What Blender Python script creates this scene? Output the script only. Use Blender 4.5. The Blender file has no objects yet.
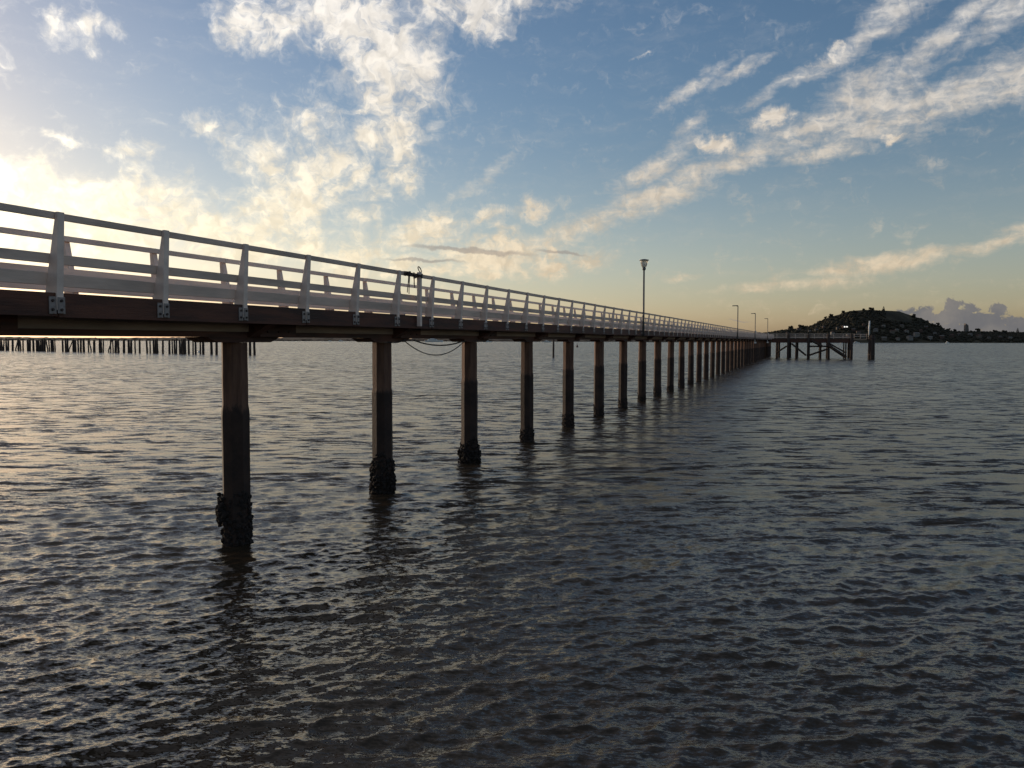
import bpy, bmesh, math, random
import numpy as np
from mathutils import Vector, Matrix

random.seed(7)
rng = np.random.default_rng(11)
PI = math.pi
R = math.radians
scene = bpy.context.scene
COL = scene.collection

# ------------------------------------------------------------------ camera
W, H, F = 1024, 768, 830.0
EYE = 3.95                              # eye height over the water
PITCH = math.atan(43.4 / F)
ROLL = 0.0022
cam_d = bpy.data.cameras.new('camera')
cam = bpy.data.objects.new('camera', cam_d)
COL.objects.link(cam)
cam_d.sensor_width = 36.0
cam_d.lens = 36.0 * F / W
cam_d.clip_start = 0.1
cam_d.clip_end = 60000
fwd = Vector((0, math.cos(PITCH), -math.sin(PITCH)))
rt0 = Vector((1, 0, 0))
up0 = rt0.cross(fwd)
rt = rt0 * math.cos(ROLL) + up0 * math.sin(ROLL)
up = up0 * math.cos(ROLL) - rt0 * math.sin(ROLL)
M = Matrix((rt, up, -fwd)).transposed().to_4x4()
M.translation = Vector((0, 0, EYE))
cam.matrix_world = M
scene.camera = cam


def ray(px, py):
    """direction of a photo pixel, used once to turn measurements into places"""
    d = rt * ((px - W / 2) / F) + up * (-(py - H / 2) / F) + fwd
    return d.normalized()


def at_dist(px, py, Y):
    d = ray(px, py)
    return Vector((0, 0, EYE)) + d * (Y / d.y)


def horizon_y(px):
    return 339.5 + 0.0022 * px


# ------------------------------------------------------------------ light
SUN_AZ = R(-53.5)          # measured from +Y towards +X (left of the view is negative)
SUN_EL = R(5.8)
sun_d = bpy.data.lights.new('sun', 'SUN')
sun_d.energy = 2.0
sun_d.angle = R(0.55)
sun_d.color = (1.0, 0.80, 0.58)
sun = bpy.data.objects.new('sun', sun_d)
COL.objects.link(sun)
sdir = Vector((math.sin(SUN_AZ) * math.cos(SUN_EL), math.cos(SUN_AZ) * math.cos(SUN_EL), math.sin(SUN_EL)))
sun.rotation_euler = (-sdir).to_track_quat('-Z', 'Y').to_euler()

scene.view_settings.view_transform = 'Standard'
scene.view_settings.look = 'None'
scene.view_settings.exposure = 0.0
scene.view_settings.gamma = 1.0
scene.view_settings.use_curve_mapping = False
scene.render.engine = 'CYCLES'

world = bpy.data.worlds.new('World')
scene.world = world
world.use_nodes = True
nt = world.node_tree
nt.nodes.clear()


class NG:
    """tiny helper to wire node graphs"""
    def __init__(s, nt):
        s.nt = nt

    def n(s, typ, **kw):
        nd = s.nt.nodes.new(typ)
        for k, v in kw.items():
            setattr(nd, k, v)
        return nd

    def put(s, sock, val):
        if hasattr(val, 'is_output'):
            s.nt.links.new(val, sock)
        elif val is not None:
            sock.default_value = val

    def math(s, op, a, b=None, c=None, clamp=False):
        nd = s.n('ShaderNodeMath', operation=op, use_clamp=clamp)
        s.put(nd.inputs[0], a)
        if b is not None: s.put(nd.inputs[1], b)
        if c is not None: s.put(nd.inputs[2], c)
        return nd.outputs[0]

    def vmath(s, op, a, b=None, out=0):
        nd = s.n('ShaderNodeVectorMath', operation=op)
        s.put(nd.inputs[0], a)
        if b is not None:
            s.put(nd.inputs['Scale'] if op == 'SCALE' else nd.inputs[1], b)
        return nd.outputs[out]

    def mapr(s, v, a, b, c=0.0, d=1.0, mode='SMOOTHSTEP'):
        nd = s.n('ShaderNodeMapRange', interpolation_type=mode)
        s.put(nd.inputs[0], v)
        for i, x in enumerate((a, b, c, d)):
            s.put(nd.inputs[i + 1], x)
        return nd.outputs[0]

    def mix(s, f, a, b, mode='MIX'):
        nd = s.n('ShaderNodeMix', data_type='RGBA', blend_type=mode)
        s.put(nd.inputs[0], f)
        s.put(nd.inputs[6], a)
        s.put(nd.inputs[7], b)
        return nd.outputs[2]

    def noise(s, vec, scale, detail=4, rough=0.5, dist=0.0, lac=2.0):
        nd = s.n('ShaderNodeTexNoise')
        s.put(nd.inputs['Vector'], vec)
        nd.inputs['Scale'].default_value = scale
        nd.inputs['Detail'].default_value = detail
        nd.inputs['Roughness'].default_value = rough
        nd.inputs['Lacunarity'].default_value = lac
        nd.inputs['Distortion'].default_value = dist
        return nd.outputs['Fac']

    def mapping(s, vec, loc=(0, 0, 0), rot=(0, 0, 0), sc=(1, 1, 1), typ='POINT'):
        nd = s.n('ShaderNodeMapping', vector_type=typ)
        s.put(nd.inputs[0], vec)
        nd.inputs[1].default_value = loc
        nd.inputs[2].default_value = rot
        nd.inputs[3].default_value = sc
        return nd.outputs[0]


g = NG(nt)
tc = g.n('ShaderNodeTexCoord')
D = tc.outputs['Generated']
sky = g.n('ShaderNodeTexSky', sky_type='NISHITA')
sky.sun_disc = False
sky.sun_elevation = SUN_EL
sky.sun_rotation = SUN_AZ
sky.air_density = 1.0
sky.dust_density = 1.0
sky.ozone_density = 1.6
sep = g.n('ShaderNodeSeparateXYZ')
g.put(sep.inputs[0], D)
dx, dy, dz = sep.outputs
az = g.math('MULTIPLY', g.math('ARCTAN2', dx, dy), 180 / PI)
el = g.math('MULTIPLY', g.math('ARCSINE', dz), 180 / PI)
cmb = g.n('ShaderNodeCombineXYZ')
g.put(cmb.inputs[0], az)
g.put(cmb.inputs[1], el)
AE = cmb.outputs[0]
# cloud sheet plane coordinates (a real layer overhead seen in perspective)
zc = g.math('ADD', g.math('MAXIMUM', dz, 0.0), 0.12)
cp = g.n('ShaderNodeCombineXYZ')
g.put(cp.inputs[0], g.math('DIVIDE', dx, zc))
g.put(cp.inputs[1], g.math('DIVIDE', dy, zc))
CP = cp.outputs[0]


def azel(px, py):
    d = ray(px, py)
    return math.degrees(math.atan2(d.x, d.y)), math.degrees(math.asin(d.z))


# warped az/el coordinates so cloud masses have torn outlines
w1 = g.n('ShaderNodeTexNoise')
g.put(w1.inputs['Vector'], AE)
w1.inputs['Scale'].default_value = 0.30
w1.inputs['Detail'].default_value = 5
w1.inputs['Roughness'].default_value = 0.6
wv = g.vmath('SCALE', g.vmath('SUBTRACT', w1.outputs['Color'], (0.5, 0.5, 0.5)), 5.0)
AEw = g.vmath('ADD', AE, wv)
w2 = g.vmath('SCALE', g.vmath('SUBTRACT', w1.outputs['Color'], (0.5, 0.5, 0.5)), 1.6)
AEs = g.vmath('ADD', AE, w2)


def blobs(vec, lst):
    """soft maximum of elongated patches placed by heading and elevation"""
    acc = None
    for (cx, cy, rx, ry, ang, s) in lst:
        a0, e0 = azel(cx, cy)
        a1, e1 = azel(cx + rx * math.cos(R(ang)), cy - rx * math.sin(R(ang)))
        a2, e2 = azel(cx - ry * math.sin(R(ang)), cy - ry * math.cos(R(ang)))
        lx = math.hypot(a1 - a0, e1 - e0)
        ly = math.hypot(a2 - a0, e2 - e0)
        th = math.atan2(e1 - e0, a1 - a0)
        m = g.mapping(vec, loc=(a0, e0, 0), rot=(0, 0, th), sc=(lx, ly, 1), typ='TEXTURE')
        L = g.vmath('LENGTH', g.vmath('MULTIPLY', m, (1, 1, 0)), out=1)
        v = g.mapr(L, 0.0, 1.35, s, 0.0)
        acc = v if acc is None else g.math('MAXIMUM', acc, v)
    return acc


puffy = [  # the mottled sheet at the upper left and the bank over the sun
    (330, 20, 120, 42, -5, 1.0), (245, 28, 48, 26, 20, .95), (470, 8, 90, 34, 5, .95), (390, 70, 75, 60, -60, 1.0),
    (385, 135, 55, 34, -65, 1.0), (405, 165, 22, 30, -50, .75), (310, 120, 40, 26, -10, .6), (262, 160, 42, 48, 50, .95),
    (330, 170, 48, 50, 60, .9), (285, 205, 80, 46, 20, 1.05), (360, 205, 40, 30, 40, .6), (80, 28, 46, 17, -12, .68), (125, 146, 36, 16, 0, .62),
    (62, 143, 22, 8, -10, .55), (30, 180, 90, 24, -8, 1.0), (130, 200, 120, 30, -8, 1.05), (60, 230, 160, 42, 0, 1.1),
    (220, 235, 150, 34, -5, 1.05), (-60, 190, 120, 40, 0, 1.0), (205, 130, 22, 16, 0, .5), (330, 255, 130, 20, -6, .9),
    (425, 228, 58, 26, 18, .95), (500, 215, 70, 16, 15, .72), (495, 255, 95, 26, 8, 1.0), (565, 262, 60, 18, 14, .8), (420, 275, 160, 12, 0, .75),
    (600, -60, 160, 40, 30, .7), (200, -110, 260, 60, 20, .8), (-200, 60, 160, 60, 0, .7), (-300, 200, 220, 60, 0, 1.0),
    (773, 122, 27, 14, 5, .95), (716, 146, 24, 12, 5, .9), (640, 52, 9, 4, 0, .6), (832, 53, 12, 6, 0, .7), (905, 2, 25, 9, 0, .9), (892, 136, 22, 8, 15, .85),
]
streak = [  # combed cirrus on the right, fanning up from the horizon glow
    (575, 228, 75, 17, 20, .95), (660, 195, 95, 18, 22, 1.0), (760, 152, 95, 17, 22, .85), (655, 165, 62, 14, 32, .9), (690, 128, 30, 10, 40, .7),
    (868, 98, 78, 34, 28, 1.1), (830, 120, 80, 20, 25, 1.0), (960, 92, 80, 26, 15, .95), (1020, 75, 90, 30, 12, 1.0), (900, 120, 150, 26, 14, .75),
    (830, 152, 75, 11, 10, .85), (950, 30, 120, 13, 36, .9), (1010, 10, 80, 18, 36, .9), (850, 48, 75, 12, 34, .85), (900, 8, 80, 18, 35, .85), (780, 85, 50, 9, 32, .75),
    (738, 72, 34, 8, 30, .9), (698, 84, 55, 8, 35, .75), (765, 62, 26, 5, 35, .6), (800, 78, 30, 9, 30, .75),
    (880, 262, 105, 12, 9, 1.0), (1000, 243, 60, 8, 5, 1.0), (1060, 225, 80, 12, 10, .8), (790, 284, 95, 8, 5, .85), (680, 280, 22, 5, 5, .75), (590, 262, 50, 12, 20, .6),
    (1150, -60, 240, 60, 36, .8), (800, -120, 240, 30, 36, .6), (480, 180, 60, 8, 35, .45), (430, 130, 50, 8, 40, .35),
]
low = [  # low grey heaps over the far shore
    (925, 316, 22, 13, 0, 1.0), (905, 312, 16, 7, 10, .7), (953, 306, 9, 12, 80, 1.05), (948, 318, 22, 12, 0, 1.1), (972, 309, 13, 8, 0, .9), (998, 310, 11, 12, 30, 1.0),
    (985, 322, 40, 13, 0, 1.15), (964, 318, 16, 12, 0, 1.2), (1005, 330, 40, 9, 0, 1.15), (940, 330, 70, 12, 0, 1.15), (1035, 324, 45, 12, 0, 1.1), (1110, 318, 70, 20, 0, 1.0), (1250, 315, 120, 20, 0, .9),
]
mp = blobs(AEw, puffy)
ms = blobs(AEs, streak)
ml = blobs(g.vmath('ADD', AE, g.vmath('SCALE', g.vmath('SUBTRACT', w1.outputs['Color'], (0.5, 0.5, 0.5)), 1.0)), low)
# mottled texture + combed texture
def warp(vec, scale, amt, det=3):
    nd = g.n('ShaderNodeTexNoise')
    g.put(nd.inputs['Vector'], vec)
    nd.inputs['Scale'].default_value = scale
    nd.inputs['Detail'].default_value = det
    nd.inputs['Roughness'].default_value = 0.6
    return g.vmath('ADD', vec, g.vmath('SCALE', g.vmath('SUBTRACT', nd.outputs['Color'], (0.5, 0.5, 0.5)), amt))


n_p = g.noise(CP, 4.5, 8, 0.62, 0.8)
curl = warp(warp(AE, 0.35, 4.0), 1.1, 0.8)
n_p2 = g.noise(curl, 0.62, 9, 0.60, 0.2)
fan = g.mapping(warp(AE, 0.5, 1.6), rot=(0, 0, R(-27)), sc=(0.17, 0.95, 1))
n_s = g.noise(fan, 1.1, 8, 0.60, 0.2)
fan2 = g.mapping(warp(AE, 0.8, 0.6), rot=(0, 0, R(-24)), sc=(0.30, 3.2, 1))
n_f = g.noise(fan2, 1.0, 5, 0.6, 0.2)
n_s2 = g.noise(curl, 0.95, 8, 0.58, 0.1)
np_ = g.math('ADD', g.math('MULTIPLY', n_p, 0.30), g.math('MULTIPLY', n_p2, 0.70))
ns_ = g.math('ADD', g.math('ADD', g.math('MULTIPLY', n_s, 0.50), g.math('MULTIPLY', n_s2, 0.34)), g.math('MULTIPLY', n_f, 0.16))
fp = g.math('ADD', g.math('MULTIPLY', g.math('POWER', mp, 0.7), 1.16), g.math('MULTIPLY', g.math('SUBTRACT', np_, 0.5), 3.4))
dp = g.math('ADD', g.math('MULTIPLY', g.mapr(fp, 0.08, 1.15), 0.56), g.math('MULTIPLY', g.mapr(fp, 0.60, 1.25), 0.44))
fs = g.math('ADD', g.math('POWER', ms, 0.65), g.math('MULTIPLY', g.math('SUBTRACT', ns_, 0.5), 3.2))
ds = g.math('ADD', g.math('MULTIPLY', g.mapr(fs, 0.08, 1.10), 0.60), g.math('MULTIPLY', g.mapr(fs, 0.60, 1.25), 0.40))
dl = g.mapr(g.math('ADD', ml, g.math('MULTIPLY', g.math('SUBTRACT', g.noise(curl, 2.0, 6, 0.55), 0.5), 1.8)), 0.34, 0.62)
dl = g.math('MULTIPLY', dl, g.mapr(ml, 0.02, 0.30))
# high thin veil everywhere, weak
veil = g.math('MULTIPLY', g.mapr(n_s, 0.45, 0.85), 0.10)
dens = g.math('MAXIMUM', g.math('MULTIPLY', dp, 0.95), g.math('MULTIPLY', ds, 0.82))
dens = g.math('MAXIMUM', dens, veil)

# angle from the sun drives the cloud light
cs = g.vmath('DOT_PRODUCT', D, tuple(sdir), out=1)
near = g.mapr(cs, 0.42, 0.93, 0.0, 1.0, 'SMOOTHERSTEP')
lowness = g.mapr(el, 2.0, 24.0, 1.0, 0.0)
c_far = g.mix(lowness, (0.80, 0.76, 0.71, 1), (0.74, 0.59, 0.41, 1))
c_near = g.mix(lowness, (1.08, 1.01, 0.92, 1), (1.14, 1.00, 0.72, 1))
ccol = g.mix(near, c_far, c_near)
shade = g.mapr(g.noise(curl, 0.9, 4, 0.5), 0.32, 0.68, 1.10, 0.84)
ccol = g.mix(1.0, ccol, shade, 'MULTIPLY')
ccol = g.vmath('SCALE', ccol, g.mapr(cs, 0.84, 0.99, 1.0, 1.7))
c_low = g.mix(g.mapr(g.noise(AE, 0.45, 6, 0.6), 0.35, 0.7), (0.150, 0.152, 0.165, 1), (0.225, 0.21, 0.20, 1))

# grey bars low in the glow
bars = blobs(AEs, [(470, 250, 85, 4, -4, 1.0), (560, 252, 40, 3, -6, .8), (425, 262, 60, 3, 0, .8), (738, 322, 18, 1.2, 0, .9)])
bfac = g.math('MULTIPLY', g.mapr(bars, 0.25, 0.8), 0.6)

bg1 = g.n('ShaderNodeBackground')
hs = g.n('ShaderNodeHueSaturation')
g.put(hs.inputs['Color'], sky.outputs[0])
g.put(hs.inputs['Saturation'], g.mapr(el, 1.0, 16.0, 0.80, 1.18))
g.put(hs.inputs['Value'], g.mapr(el, 0.5, 13.0, 1.20, 1.0))
skyc = g.mix(1.0, hs.outputs[0], (0.98, 0.95, 1.09, 1), 'MULTIPLY')
g.put(bg1.inputs[0], skyc)
bg1.inputs[1].default_value = 0.15
bg2 = g.n('ShaderNodeBackground')
g.put(bg2.inputs[0], ccol)
bg2.inputs[1].default_value = 1.0
bg3 = g.n('ShaderNodeBackground')
g.put(bg3.inputs[0], c_low)
bg4 = g.n('ShaderNodeBackground')
bg4.inputs[0].default_value = (0.30, 0.26, 0.24, 1)


def mixs(f, a, b):
    m = g.n('ShaderNodeMixShader')
    g.put(m.inputs[0], f)
    g.put(m.inputs[1], a)
    g.put(m.inputs[2], b)
    return m.outputs[0]


s_ = mixs(dens, bg1.outputs[0], bg2.outputs[0])
s_ = mixs(bfac, s_, bg4.outputs[0])
# unseen thin grey cloud sheet overhead, added to grey the water's reflections
bg5 = g.n('ShaderNodeBackground')
g.put(bg5.inputs[0], g.mix(g.mapr(cs, 0.05, 0.75), (0.165, 0.190, 0.230, 1), (0.46, 0.42, 0.40, 1)))
high = g.math('MULTIPLY', g.mapr(el, 27.0, 40.0), g.mapr(n_p, 0.30, 0.62, 0.35, 0.95))
s_ = mixs(high, s_, bg5.outputs[0])
s_ = mixs(g.math('MULTIPLY', dl, 0.95), s_, bg3.outputs[0])
wo = g.n('ShaderNodeOutputWorld')
g.put(wo.inputs[0], s_)
world.cycles.sampling_method = 'MANUAL'
world.cycles.sample_map_resolution = 1024


# ------------------------------------------------------------------ helpers
class MB:
    """collects shapes and links them as one mesh"""
    def __init__(s):
        s.v, s.f = [], []

    def add(s, vs, fs):
        o = len(s.v)
        s.v.extend([tuple(v) for v in vs])
        s.f.extend([tuple(i + o for i in f) for f in fs])

    def box(s, x0, x1, y0, y1, z0, z1):
        s.hexa([(x0, y0, z0), (x1, y0, z0), (x1, y1, z0), (x0, y1, z0)], [(x0, y0, z1), (x1, y0, z1), (x1, y1, z1), (x0, y1, z1)])

    def hexa(s, a, b):
        n = len(a)
        fs = [tuple(range(n - 1, -1, -1)), tuple(range(n, 2 * n))]
        for i in range(n):
            j = (i + 1) % n
            fs.append((i, j, n + j, n + i))
        s.add(list(a) + list(b), fs)

    def tube(s, pts, rad, n=8, cap=True):
        pts = [Vector(p) for p in pts]
        if not hasattr(rad, '__len__'):
            rad = [rad] * len(pts)
        vs, fs = [], []
        prev = None
        for i, p in enumerate(pts):
            t = (pts[min(i + 1, len(pts) - 1)] - pts[max(i - 1, 0)]).normalized()
            if prev is None:
                a = t.orthogonal().normalized()
                if abs(t.z) > 0.9: a = Vector((1, 0, 0)) - t * t.x; a.normalize()
            else:
                a = (prev - t * prev.dot(t)).normalized()
            prev = a
            b = t.cross(a)
            for k in range(n):
                w = 2 * PI * (k + .5) / n
                vs.append(p + (a * math.cos(w) + b * math.sin(w)) * rad[i])
        for i in range(len(pts) - 1):
            for k in range(n):
                k2 = (k + 1) % n
                fs.append((i * n + k, i * n + k2, (i + 1) * n + k2, (i + 1) * n + k))
        if cap:
            fs.append(tuple(range(n - 1, -1, -1)))
            fs.append(tuple(range((len(pts) - 1) * n, len(pts) * n)))
        s.add(vs, fs)

    def blob(s, c, r, jit=0.25, sub=1, sq=(1, 1, 1)):
        vs, fs = ICO[sub]
        out = []
        for v in vs:
            k = 1 + random.uniform(-jit, jit)
            out.append((c[0] + v[0] * r * k * sq[0], c[1] + v[1] * r * k * sq[1], c[2] + v[2] * r * k * sq[2]))
        s.add(out, fs)

    def build(s, name, mat, parent=None, smooth=False, bevel=0.0, loc=None):
        me = bpy.data.meshes.new(name)
        me.from_pydata(s.v, [], s.f)
        me.update()
        if mat: me.materials.append(mat)
        if smooth:
            me.polygons.foreach_set('use_smooth', [True] * len(me.polygons))
        o = bpy.data.objects.new(name, me)
        COL.objects.link(o)
        if parent: o.parent = parent
        if loc: o.location = loc
        if bevel:
            b = o.modifiers.new('bevel', 'BEVEL')
            b.width = bevel
            b.segments = 1
            b.limit_method = 'ANGLE'
        return o


ICO = {}
for sub in (1, 2, 3):
    bm = bmesh.new()
    bmesh.ops.create_icosphere(bm, subdivisions=sub, radius=1)
    ICO[sub] = ([tuple(v.co) for v in bm.verts], [tuple(v.index for v in f.verts) for f in bm.faces])
    bm.free()


def tag(o, label=None, cat=None, group=None, kind=None):
    if label: o['label'] = label
    if cat: o['category'] = cat
    if group: o['group'] = group
    if kind: o['kind'] = kind
    return o


def empty(name, loc=(0, 0, 0), rz=0):
    o = bpy.data.objects.new(name, None)
    COL.objects.link(o)
    o.location = loc
    o.rotation_euler = (0, 0, rz)
    o.empty_display_size = 0.5
    return o


def copy_tree(o, parent=None):
    c = o.copy()
    COL.objects.link(c)
    c.parent = parent
    for ch in [x for x in ALLCH.get(o.name, [])]:
        copy_tree(ch, c)
    return c


ALLCH = {}


def reg(o):
    """remember the children of a thing (and their children) for copy_tree"""
    ALLCH[o.name] = list(o.children)
    for ch in o.children:
        reg(ch)
    return o


# ------------------------------------------------------------------ materials
def mat(name, base, rough=0.7, var=0.25, scale=4.0, bump=0.15, metal=0.0, stretch=(1, 1, 1), spots=None, coords='Object', bscale=None, spec=0.5, dirt=None):
    m = bpy.data.materials.new(name)
    m.use_nodes = True
    q = NG(m.node_tree)
    bs = m.node_tree.nodes['Principled BSDF']
    t = q.n('ShaderNodeTexCoord').outputs[coords]
    v = q.mapping(t, sc=stretch)
    n = q.noise(v, scale, 6, 0.6)
    a = tuple(c * (1 - var) for c in base) + (1,)
    b = tuple(min(1, c * (1 + var)) for c in base) + (1,)
    c = q.mix(q.mapr(n, 0.3, 0.7), a, b)
    if spots:   # patches of another tone: wear, rust, growth
        f = q.mapr(q.noise(v, spots[1], 5, 0.65, 0.5), spots[2], spots[2] + 0.08)
        c = q.mix(f, c, tuple(spots[0]) + (1,))
    q.put(bs.inputs['Base Color'], c)
    q.put(bs.inputs['Roughness'], q.mapr(n, 0.2, 0.8, rough * 0.85, min(1, rough * 1.15)))
    bs.inputs['Metallic'].default_value = metal
    bs.inputs['Specular IOR Level'].default_value = spec
    if bump:
        bn = q.n('ShaderNodeBump')
        bn.inputs['Strength'].default_value = bump
        bn.inputs['Distance'].default_value = 0.02
        q.put(bn.inputs['Height'], q.noise(v, bscale or scale * 4, 5, 0.65))
        q.put(bs.inputs['Normal'], bn.outputs[0])
    return m


m_white = mat('weathered_white_paint', (0.76, 0.60, 0.51), 0.55, 0.15, 3, 0.2, stretch=(1, 1, 1), spots=((0.16, 0.09, 0.06), 9, 0.70), bscale=30)
m_rail = mat('weathered_white_rail', (0.70, 0.54, 0.45), 0.55, 0.2, 2.5, 0.25, stretch=(0.25, 2, 2), spots=((0.20, 0.14, 0.11), 5, 0.74), bscale=24)
m_plate = mat('galvanised_plate', (0.25, 0.21, 0.195), 0.5, 0.25, 12, 0.1, spots=((0.15, 0.07, 0.04), 14, 0.6))
m_bolt = mat('rusty_bolt', (0.05, 0.03, 0.025), 0.7, 0.3, 20, 0.1)
m_timber = mat('dark_tarred_timber', (0.085, 0.034, 0.021), 0.8, 0.55, 2.0, 0.6, stretch=(0.3, 3, 3), bscale=14)
m_stringer = mat('weathered_stringer', (0.30, 0.22, 0.165), 0.8, 0.25, 2.0, 0.5, stretch=(0.3, 3, 3), bscale=14)
m_deck = mat('deck_planks', (0.16, 0.12, 0.09), 0.85, 0.3, 3.0, 0.5, stretch=(3, 0.4, 1), bscale=14)
m_oldpile = mat('old_pile_timber', (0.040, 0.026, 0.020), 0.9, 0.3, 1.2, 0.5, stretch=(2, 2, 0.5), coords='Object', bscale=8)
m_growth = mat('barnacle_growth', (0.017, 0.011, 0.009), 0.95, 0.5, 14, 0.6, bscale=40)
m_metal = mat('lamp_steel', (0.12, 0.12, 0.12), 0.5, 0.2, 6, 0.05, metal=0.3)
m_rope = mat('wet_rope', (0.05, 0.035, 0.03), 0.9, 0.3, 30, 0.4)
m_cable = mat('black_cable', (0.015, 0.013, 0.013), 0.5, 0.2, 10, 0.0)
m_hull = mat('white_gelcoat', (0.78, 0.77, 0.74), 0.3, 0.05, 0.5, 0.0)
m_glassd = mat('dark_boat_glass', (0.03, 0.035, 0.04), 0.15, 0.1, 1, 0.0)
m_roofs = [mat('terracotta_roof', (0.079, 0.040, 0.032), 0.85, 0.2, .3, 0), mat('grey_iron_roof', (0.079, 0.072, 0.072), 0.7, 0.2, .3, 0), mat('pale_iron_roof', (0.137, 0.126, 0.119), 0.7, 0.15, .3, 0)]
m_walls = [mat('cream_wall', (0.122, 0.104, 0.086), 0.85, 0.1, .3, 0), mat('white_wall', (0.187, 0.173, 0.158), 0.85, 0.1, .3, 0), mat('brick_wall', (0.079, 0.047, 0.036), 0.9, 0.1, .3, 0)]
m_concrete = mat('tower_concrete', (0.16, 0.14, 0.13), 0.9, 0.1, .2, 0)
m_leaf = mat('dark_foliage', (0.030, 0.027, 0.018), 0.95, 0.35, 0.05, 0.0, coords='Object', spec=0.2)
m_trunk = mat('bark', (0.07, 0.05, 0.035), 0.9, 0.2, 1, 0)
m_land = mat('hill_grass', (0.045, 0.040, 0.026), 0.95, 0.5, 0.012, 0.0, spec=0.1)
m_shore = mat('far_shore_scrub', (0.10, 0.075, 0.055), 0.95, 0.35, 0.01, 0.0, spec=0.1)  # distance haze is put into this paler base colour
m_orange = mat('buoy_paint', (0.10, 0.04, 0.03), 0.5, 0.1, 1, 0)


def pile_material():
    m = bpy.data.materials.new('concrete_pile')
    m.use_nodes = True
    q = NG(m.node_tree)
    bs = m.node_tree.nodes['Principled BSDF']
    t = q.n('ShaderNodeNewGeometry').outputs['Position']
    sp = q.n('ShaderNodeSeparateXYZ')
    q.put(sp.inputs[0], t)
    n = q.noise(t, 2.2, 7, 0.65)
    n2 = q.noise(q.mapping(t, sc=(5, 5, 0.7)), 2.0, 5, 0.6)
    conc = q.mix(q.mapr(n2, 0.3, 0.7), (0.085, 0.038, 0.023, 1), (0.17, 0.085, 0.052, 1))
    slime = q.mix(q.mapr(n, 0.35, 0.65), (0.020, 0.009, 0.006, 1), (0.045, 0.022, 0.014, 1))
    # tide line about 2.65 m above the water
    z = q.math('ADD', sp.outputs[2], q.math('MULTIPLY', q.math('SUBTRACT', q.noise(q.mapping(t, sc=(1, 1, 0.35)), 9.0, 5, 0.7), 0.5), 0.55))
    f = q.mapr(z, 2.56, 2.74, 0.0, 1.0)
    q.put(bs.inputs['Base Color'], q.mix(f, slime, conc))
    bs.inputs['Roughness'].default_value = 0.8
    b = q.n('ShaderNodeBump')
    b.inputs['Strength'].default_value = 0.5
    b.inputs['Distance'].default_value = 0.03
    q.put(b.inputs['Height'], q.noise(t, 14, 6, 0.7))
    q.put(bs.inputs['Normal'], b.outputs[0])
    return m


m_pile = pile_material()


def water_material():
    m = bpy.data.materials.new('harbour_water')
    m.use_nodes = True
    q = NG(m.node_tree)
    bs = m.node_tree.nodes['Principled BSDF']
    t = q.n('ShaderNodeTexCoord').outputs['Object']
    murk = q.noise(t, 0.05, 4, 0.6)
    q.put(bs.inputs['Base Color'], q.mix(murk, (0.026, 0.019, 0.012, 1), (0.044, 0.031, 0.020, 1)))
    q.put(bs.inputs['Roughness'], q.math('ADD', q.math('MULTIPLY', q.n('ShaderNodeAttribute', attribute_name='unresolved').outputs['Fac'], 0.17), 0.10))
    bs.inputs['IOR'].default_value = 1.33
    geo = q.n('ShaderNodeNewGeometry')

    def rip(rot, sc, scale, det, amt):
        nd = q.n('ShaderNodeTexNoise')
        q.put(nd.inputs['Vector'], q.mapping(t, rot=(0, 0, R(rot)), sc=sc))
        nd.inputs['Scale'].default_value = scale
        nd.inputs['Detail'].default_value = det
        nd.inputs['Roughness'].default_value = 0.65
        v = q.vmath('SUBTRACT', nd.outputs['Color'], (0.5, 0.5, 0.5))
        return q.vmath('MULTIPLY', v, (amt * 0.6, amt, 0.0))
    fine = q.vmath('ADD', rip(-18, (0.8, 2.2, 1), 4.0, 6, 1.4), rip(12, (1.0, 2.0, 1), 14.0, 3, 1.0))
    fine = q.vmath('SCALE', fine, q.mapr(q.noise(q.mapping(t, rot=(0, 0, R(-20)), sc=(0.4, 1, 1)), 0.13, 4, 0.6), 0.32, 0.68, 0.55, 1.35))
    # slopes the mesh is too coarse to carry far out
    at = q.n('ShaderNodeAttribute', attribute_name='unresolved')
    far_ = q.vmath('SCALE', rip(-15, (0.6, 1.6, 1), 1.2, 4, 4.5), q.math('MULTIPLY', at.outputs['Fac'], q.mapr(q.noise(q.mapping(t, sc=(0.5, 1, 1)), 0.03, 5, 0.6), 0.3, 0.7, 0.6, 1.5)))
    nn = q.vmath('NORMALIZE', q.vmath('ADD', geo.outputs['Normal'], q.vmath('ADD', fine, far_)))
    q.put(bs.inputs['Normal'], nn)
    return m


m_water = water_material()


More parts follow.
